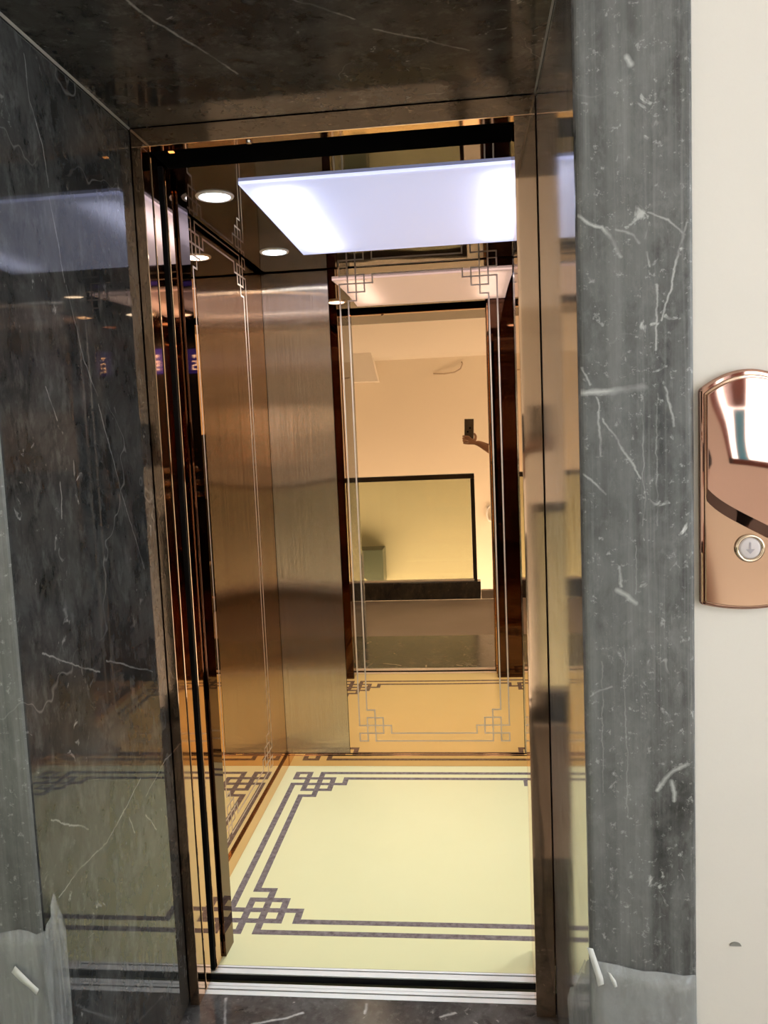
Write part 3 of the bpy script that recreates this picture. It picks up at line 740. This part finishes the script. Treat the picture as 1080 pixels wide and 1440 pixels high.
# ------------------------------------------------------------------ phone held at the viewpoint
ph = thing('smartphone', 'dark smartphone held upright by an outstretched hand, reflected in the rear mirror', 'phone', CP)
def cam_obj(name, bm, mat, parent, bevel=0, seg=3):
    """bm is given in phone axes: x right, y forward, z up, origin at the lens"""
    R = Matrix(((CR.x, CF.x, CU.x), (CR.y, CF.y, CU.y), (CR.z, CF.z, CU.z)))
    bmesh.ops.rotate(bm, cent=(0,0,0), matrix=R, verts=bm.verts[:]); bmesh.ops.translate(bm, verts=bm.verts[:], vec=CP)
    return obj(name, bm, mat, parent, bevel, seg)
px0, px1 = -.026, .046
cam_obj('body', boxes((px0, px1, -.012, -.004, -.055, .100)), M['phone'], ph, .0035)
cam_obj('screen', boxes((px0+.003, px1-.003, -.0126, -.0121, -.052, .097)), M['phone_glass'], ph)
cam_obj('camera_lens', lathe(bmesh.new(), (0, -.004, 0), 'y', [(.0001, .0006), (.005, .0006), (.007, .0015), (.0075, 0)], 24), M['phone_glass'], ph)
cam_obj('camera_lens', lathe(bmesh.new(), (.018, -.004, .03), 'y', [(.0001, .0006), (.005, .0006), (.007, .0015), (.0075, 0)], 24), M['phone_glass'], ph)

# ------------------------------------------------------------------ photographer
def skin_mesh(name, chains, mat, parent, sub=2, root=0, extra=None):
    """chains: list of lists of (key, co, radius); keys shared between chains join"""
    idx = {}; vs = []; rs = []; es = []
    for ch in chains:
        prev = None
        for key, co, r in ch:
            if key not in idx:
                idx[key] = len(vs); vs.append(Vector(co)); rs.append(r)
            if prev is not None: es.append((prev, idx[key]))
            prev = idx[key]
    me = bpy.data.meshes.new(name + '_base'); me.from_pydata([tuple(v) for v in vs], es, []); me.update()
    tmp = bpy.data.objects.new(name + '_tmp', me); C.objects.link(tmp)
    md = tmp.modifiers.new('skin', 'SKIN'); md.use_smooth_shade = True; md.branch_smoothing = .6
    sv = me.skin_vertices[0].data if me.skin_vertices else None
    if sv is None:
        import bmesh as _b
        bm = _b.new(); bm.from_mesh(me); lay = bm.verts.layers.skin.verify(); bm.to_mesh(me); bm.free(); sv = me.skin_vertices[0].data
    for i, r in enumerate(rs):
        sv[i].radius = (r, r) if not isinstance(r, tuple) else r
        sv[i].use_root = (i == root)
    s2 = tmp.modifiers.new('sub', 'SUBSURF'); s2.levels = sub; s2.render_levels = sub
    dg_ = bpy.context.evaluated_depsgraph_get(); dg_.update()
    ev = tmp.evaluated_get(dg_); m2 = bpy.data.meshes.new_from_object(ev)
    bpy.data.objects.remove(tmp); bpy.data.meshes.remove(me)
    bm = bmesh.new(); bm.from_mesh(m2); bpy.data.meshes.remove(m2)
    if extra: extra(bm)
    return obj(name, bm, mat, parent, smooth=True)

PXc, PYc = .685, -1.66          # standing just right of the railing end, facing the lift
def W(x, y, z): return (PXc+x, PYc+y, z)
def K(x, y, z):                # phone axes -> world
    return tuple(CP + CR*x + CF*y + CU*z)
pe = thing('person', 'person in dark shirt reaching one bare arm out to hold a phone', 'person', (PXc, PYc, 0))
wr = K(.095, .026, -.088); kn = K(.042, .030, -.078)
chains = [
 [('pel', W(0,0,.95), (.15,.11)), ('wa', W(0,0,1.08), (.135,.10)), ('ch', W(0,-.01,1.25), (.155,.115)), ('ub', W(0,-.01,1.37), (.13,.085)), ('nk', W(0,-.006,1.445), .052),
  ('jaw', W(0,.022,1.518), (.062,.074)), ('fc', W(0,.020,1.565), (.080,.100)), ('hd', W(0,.014,1.615), (.090,.114)), ('tp', W(0,.004,1.668), (.084,.104)), ('cr', W(0,.0,1.700), .056)],
 [('fc', W(0,.020,1.565), .07), ('no', W(0,.128,1.572), .010)],
 [('ub', W(0,-.01,1.37), .13), ('shL', W(-.15,-.005,1.375), .058), ('uaL', W(-.19,.0,1.27), .048), ('elL', (.535,-1.66,1.16), .040), ('faL', (.455,-1.70,1.205), .038), ('wrL', wr, .025), ('kn', kn, (.020,.024))],
 [('ub', W(0,-.01,1.37), .13), ('shR', W(.15,-.005,1.375), .058), ('uaR', W(.185,-.01,1.22), .046), ('elR', W(.20,-.02,1.09), .038), ('faR', W(.215,.03,.98), .036), ('wrR', W(.225,.06,.85), .025), ('pmR', W(.222,.07,.79), (.022,.034))],
 [('pel', W(0,0,.95), .15), ('hipL', W(-.09,0,.90), .088), ('thL', W(-.10,.01,.70), .078), ('knL', W(-.10,.02,.50), .056), ('caL', W(-.10,-.01,.34), .056), ('anL', W(-.10,-.02,.10), .036), ('ftL', W(-.11,.05,.045), .036), ('toL', W(-.115,.15,.035), .032)],
 [('pel', W(0,0,.95), .15), ('hipR', W(.09,0,.90), .088), ('thR', W(.10,.01,.70), .078), ('knR', W(.10,.02,.50), .056), ('caR', W(.10,-.01,.34), .056), ('anR', W(.10,-.02,.10), .036), ('ftR', W(.11,.05,.045), .036), ('toR', W(.115,.15,.035), .032)],
]
# fingers of the holding hand wrap round the phone edge away from the arm; the thumb lies on the near edge
for n_, (dz, L_, rr) in enumerate(((-.036, .95, .0082), (-.054, 1.0, .0086), (-.072, .95, .0082), (-.089, .80, .0074))):
    chains.append([('kn', kn, .03), ('f%da' % n_, K(.012, .023, dz), rr*1.15), ('f%db' % n_, K(-.020*L_, .016, dz+.001), rr*1.05), ('f%dc' % n_, K(-.038*L_, -.002, dz+.002), rr), ('f%dd' % n_, K(-.028, -.024, dz+.003), rr*.85)])
chains.append([('kn', kn, .03), ('t1', K(.062, .012, -.055), .0115), ('t2', K(.062, -.014, -.034), .0100), ('t3', K(.046, -.028, -.012), .0085)])
# relaxed right hand
for n_, (dy, L_, rr) in enumerate(((.028, .95, .008), (.010, 1.05, .0085), (-.008, 1.0, .008), (-.025, .8, .0072))):
    b_ = W(.222, .07+dy, .79)
    chains.append([('pmR', W(.222,.07,.79), .03), ('r%da' % n_, (b_[0], b_[1], b_[2]-.035), rr*1.1), ('r%db' % n_, (b_[0]-.006, b_[1]+.006, b_[2]-.035-.032*L_), rr), ('r%dc' % n_, (b_[0]-.018, b_[1]+.010, b_[2]-.035-.056*L_), rr*.85)])
chains.append([('pmR', W(.222,.07,.79), .03), ('rt1', W(.215,.112,.785), .011), ('rt2', W(.208,.125,.755), .0095), ('rt3', W(.203,.128,.73), .008)])
def ears_eyes(bm):
    for sx in (-1, 1):
        lathe(bm, W(sx*.078, .005, 1.585), 'x', [(.001, sx*.016), (.016, sx*.014), (.024, sx*.004), (.020, -sx*.004)], 14)
body = skin_mesh('body', chains, M['skin'], pe, 2, 0, ears_eyes)
for sx in (-1, 1):
    bm = bmesh.new(); bmesh.ops.create_uvsphere(bm, u_segments=14, v_segments=10, radius=.0105, matrix=Matrix.Translation(W(sx*.031, .0925, 1.604)))
    e = obj('eye', bm, M['eye'], pe, smooth=True)
    bm = bmesh.new(); bmesh.ops.create_uvsphere(bm, u_segments=12, v_segments=8, radius=.0050, matrix=Matrix.Translation(W(sx*.031, .0992, 1.603)))
    obj('pupil', bm, M['hair'], e, smooth=True)
    bm = bmesh.new(); tube(bm, [W(sx*.017,.104,1.621), W(sx*.030,.102,1.626), W(sx*.045,.092,1.622)], [.003,.004,.0025]); obj('eyebrow', bm, M['hair'], pe)
bm = bmesh.new(); tube(bm, [W(-.024,.082,1.530), W(-.012,.090,1.532), W(0,.093,1.531), W(.012,.090,1.532), W(.024,.082,1.530)], [.003,.005,.0055,.005,.003]); obj('mouth', bm, M['lip'], pe)
bm = bmesh.new(); bmesh.ops.create_uvsphere(bm, u_segments=28, v_segments=18, radius=1, matrix=Matrix.Translation(W(0,-.006,1.640)) @ Matrix.Diagonal((.089,.108,.090,1)))
kill = [v for v in bm.verts if (v.co.y-PYc) > .050 and v.co.z < 1.672 or v.co.z < 1.575]
bmesh.ops.delete(bm, geom=kill, context='VERTS'); obj('hair', bm, M['hair'], pe, smooth=True)
skin_mesh('shirt', [
 [('hem', W(0,0,.86), (.172,.135)), ('pel', W(0,0,.95), (.168,.130)), ('wa', W(0,0,1.08), (.158,.122)), ('ch', W(0,-.01,1.25), (.172,.132)), ('ub', W(0,-.01,1.37), (.145,.10)), ('nk', W(0,-.005,1.415), .072)],
 [('ub', W(0,-.01,1.37), .148), ('shL', W(-.15,-.005,1.375), .070), ('uaL', W(-.182,.0,1.29), .064), ('uL2', W(-.189,.0,1.24), .060)],
 [('ub', W(0,-.01,1.37), .148), ('shR', W(.15,-.005,1.375), .070), ('uaR', W(.18,-.01,1.24), .058), ('uR2', W(.187,-.012,1.16), .056)]], M['shirt'], pe)
for sx in (-1, 1):
    skin_mesh('trouser_leg', [[('a', W(sx*.075,0,.95), .085), ('b', W(sx*.088,.005,.86), .104), ('c', W(sx*.098,.01,.70), .094), ('d', W(sx*.10,.02,.50), .074), ('e', W(sx*.10,-.005,.34), .070), ('f', W(sx*.10,-.015,.09), .064)]], M['trousers'], pe)
for sx in (-1, 1):
    bm = bmesh.new(); bmesh.ops.create_uvsphere(bm, u_segments=20, v_segments=14, radius=1, matrix=Matrix.Translation(W(sx*.111,.07,.04)) @ Matrix.Diagonal((.052,.145,.062,1)))
    for v in bm.verts:
        v.co.z = max(v.co.z, .0015)
        if v.co.y-PYc > .09: v.co.z = min(v.co.z, .075)
    obj('shoe', bm, M['shoe'], pe, smooth=True)

# ------------------------------------------------------------------ daylight
wd = bpy.data.worlds.new('sky'); S.world = wd; wd.use_nodes = True
bg = wd.node_tree.nodes['Background']; bg.inputs['Color'].default_value = (.95, .98, 1.0, 1); bg.inputs['Strength'].default_value = 8.2
area('window_portal', ((W1[0]+W1[1])/2, -3.30, (W1[2]+W1[3])/2), W1[1]-W1[0], W1[3]-W1[2], 1, (1,1,1), (PI/2, 0, PI), portal=True)
area('window_portal', ((W2[0]+W2[1])/2, -3.30, (W2[2]+W2[3])/2), W2[1]-W2[0], W2[3]-W2[2], 1, (1,1,1), (PI/2, 0, PI), portal=True)
area('window_portal', (2.88, (W3[0]+W3[1])/2, (W3[2]+W3[3])/2), W3[1]-W3[0], W3[3]-W3[2], 1, (1,1,1), (PI/2, 0, PI/2), portal=True)

# ------------------------------------------------------------------ colour management and light paths
S.view_settings.view_transform = 'Standard'
S.view_settings.look = 'None'
S.view_settings.gamma = 1
S.view_settings.use_curve_mapping = False
S.view_settings.exposure = .14
cy = S.cycles
cy.max_bounces = 20; cy.glossy_bounces = 14; cy.diffuse_bounces = 5; cy.transmission_bounces = 8; cy.transparent_max_bounces = 16
cy.sample_clamp_indirect = 6; cy.blur_glossy = .5
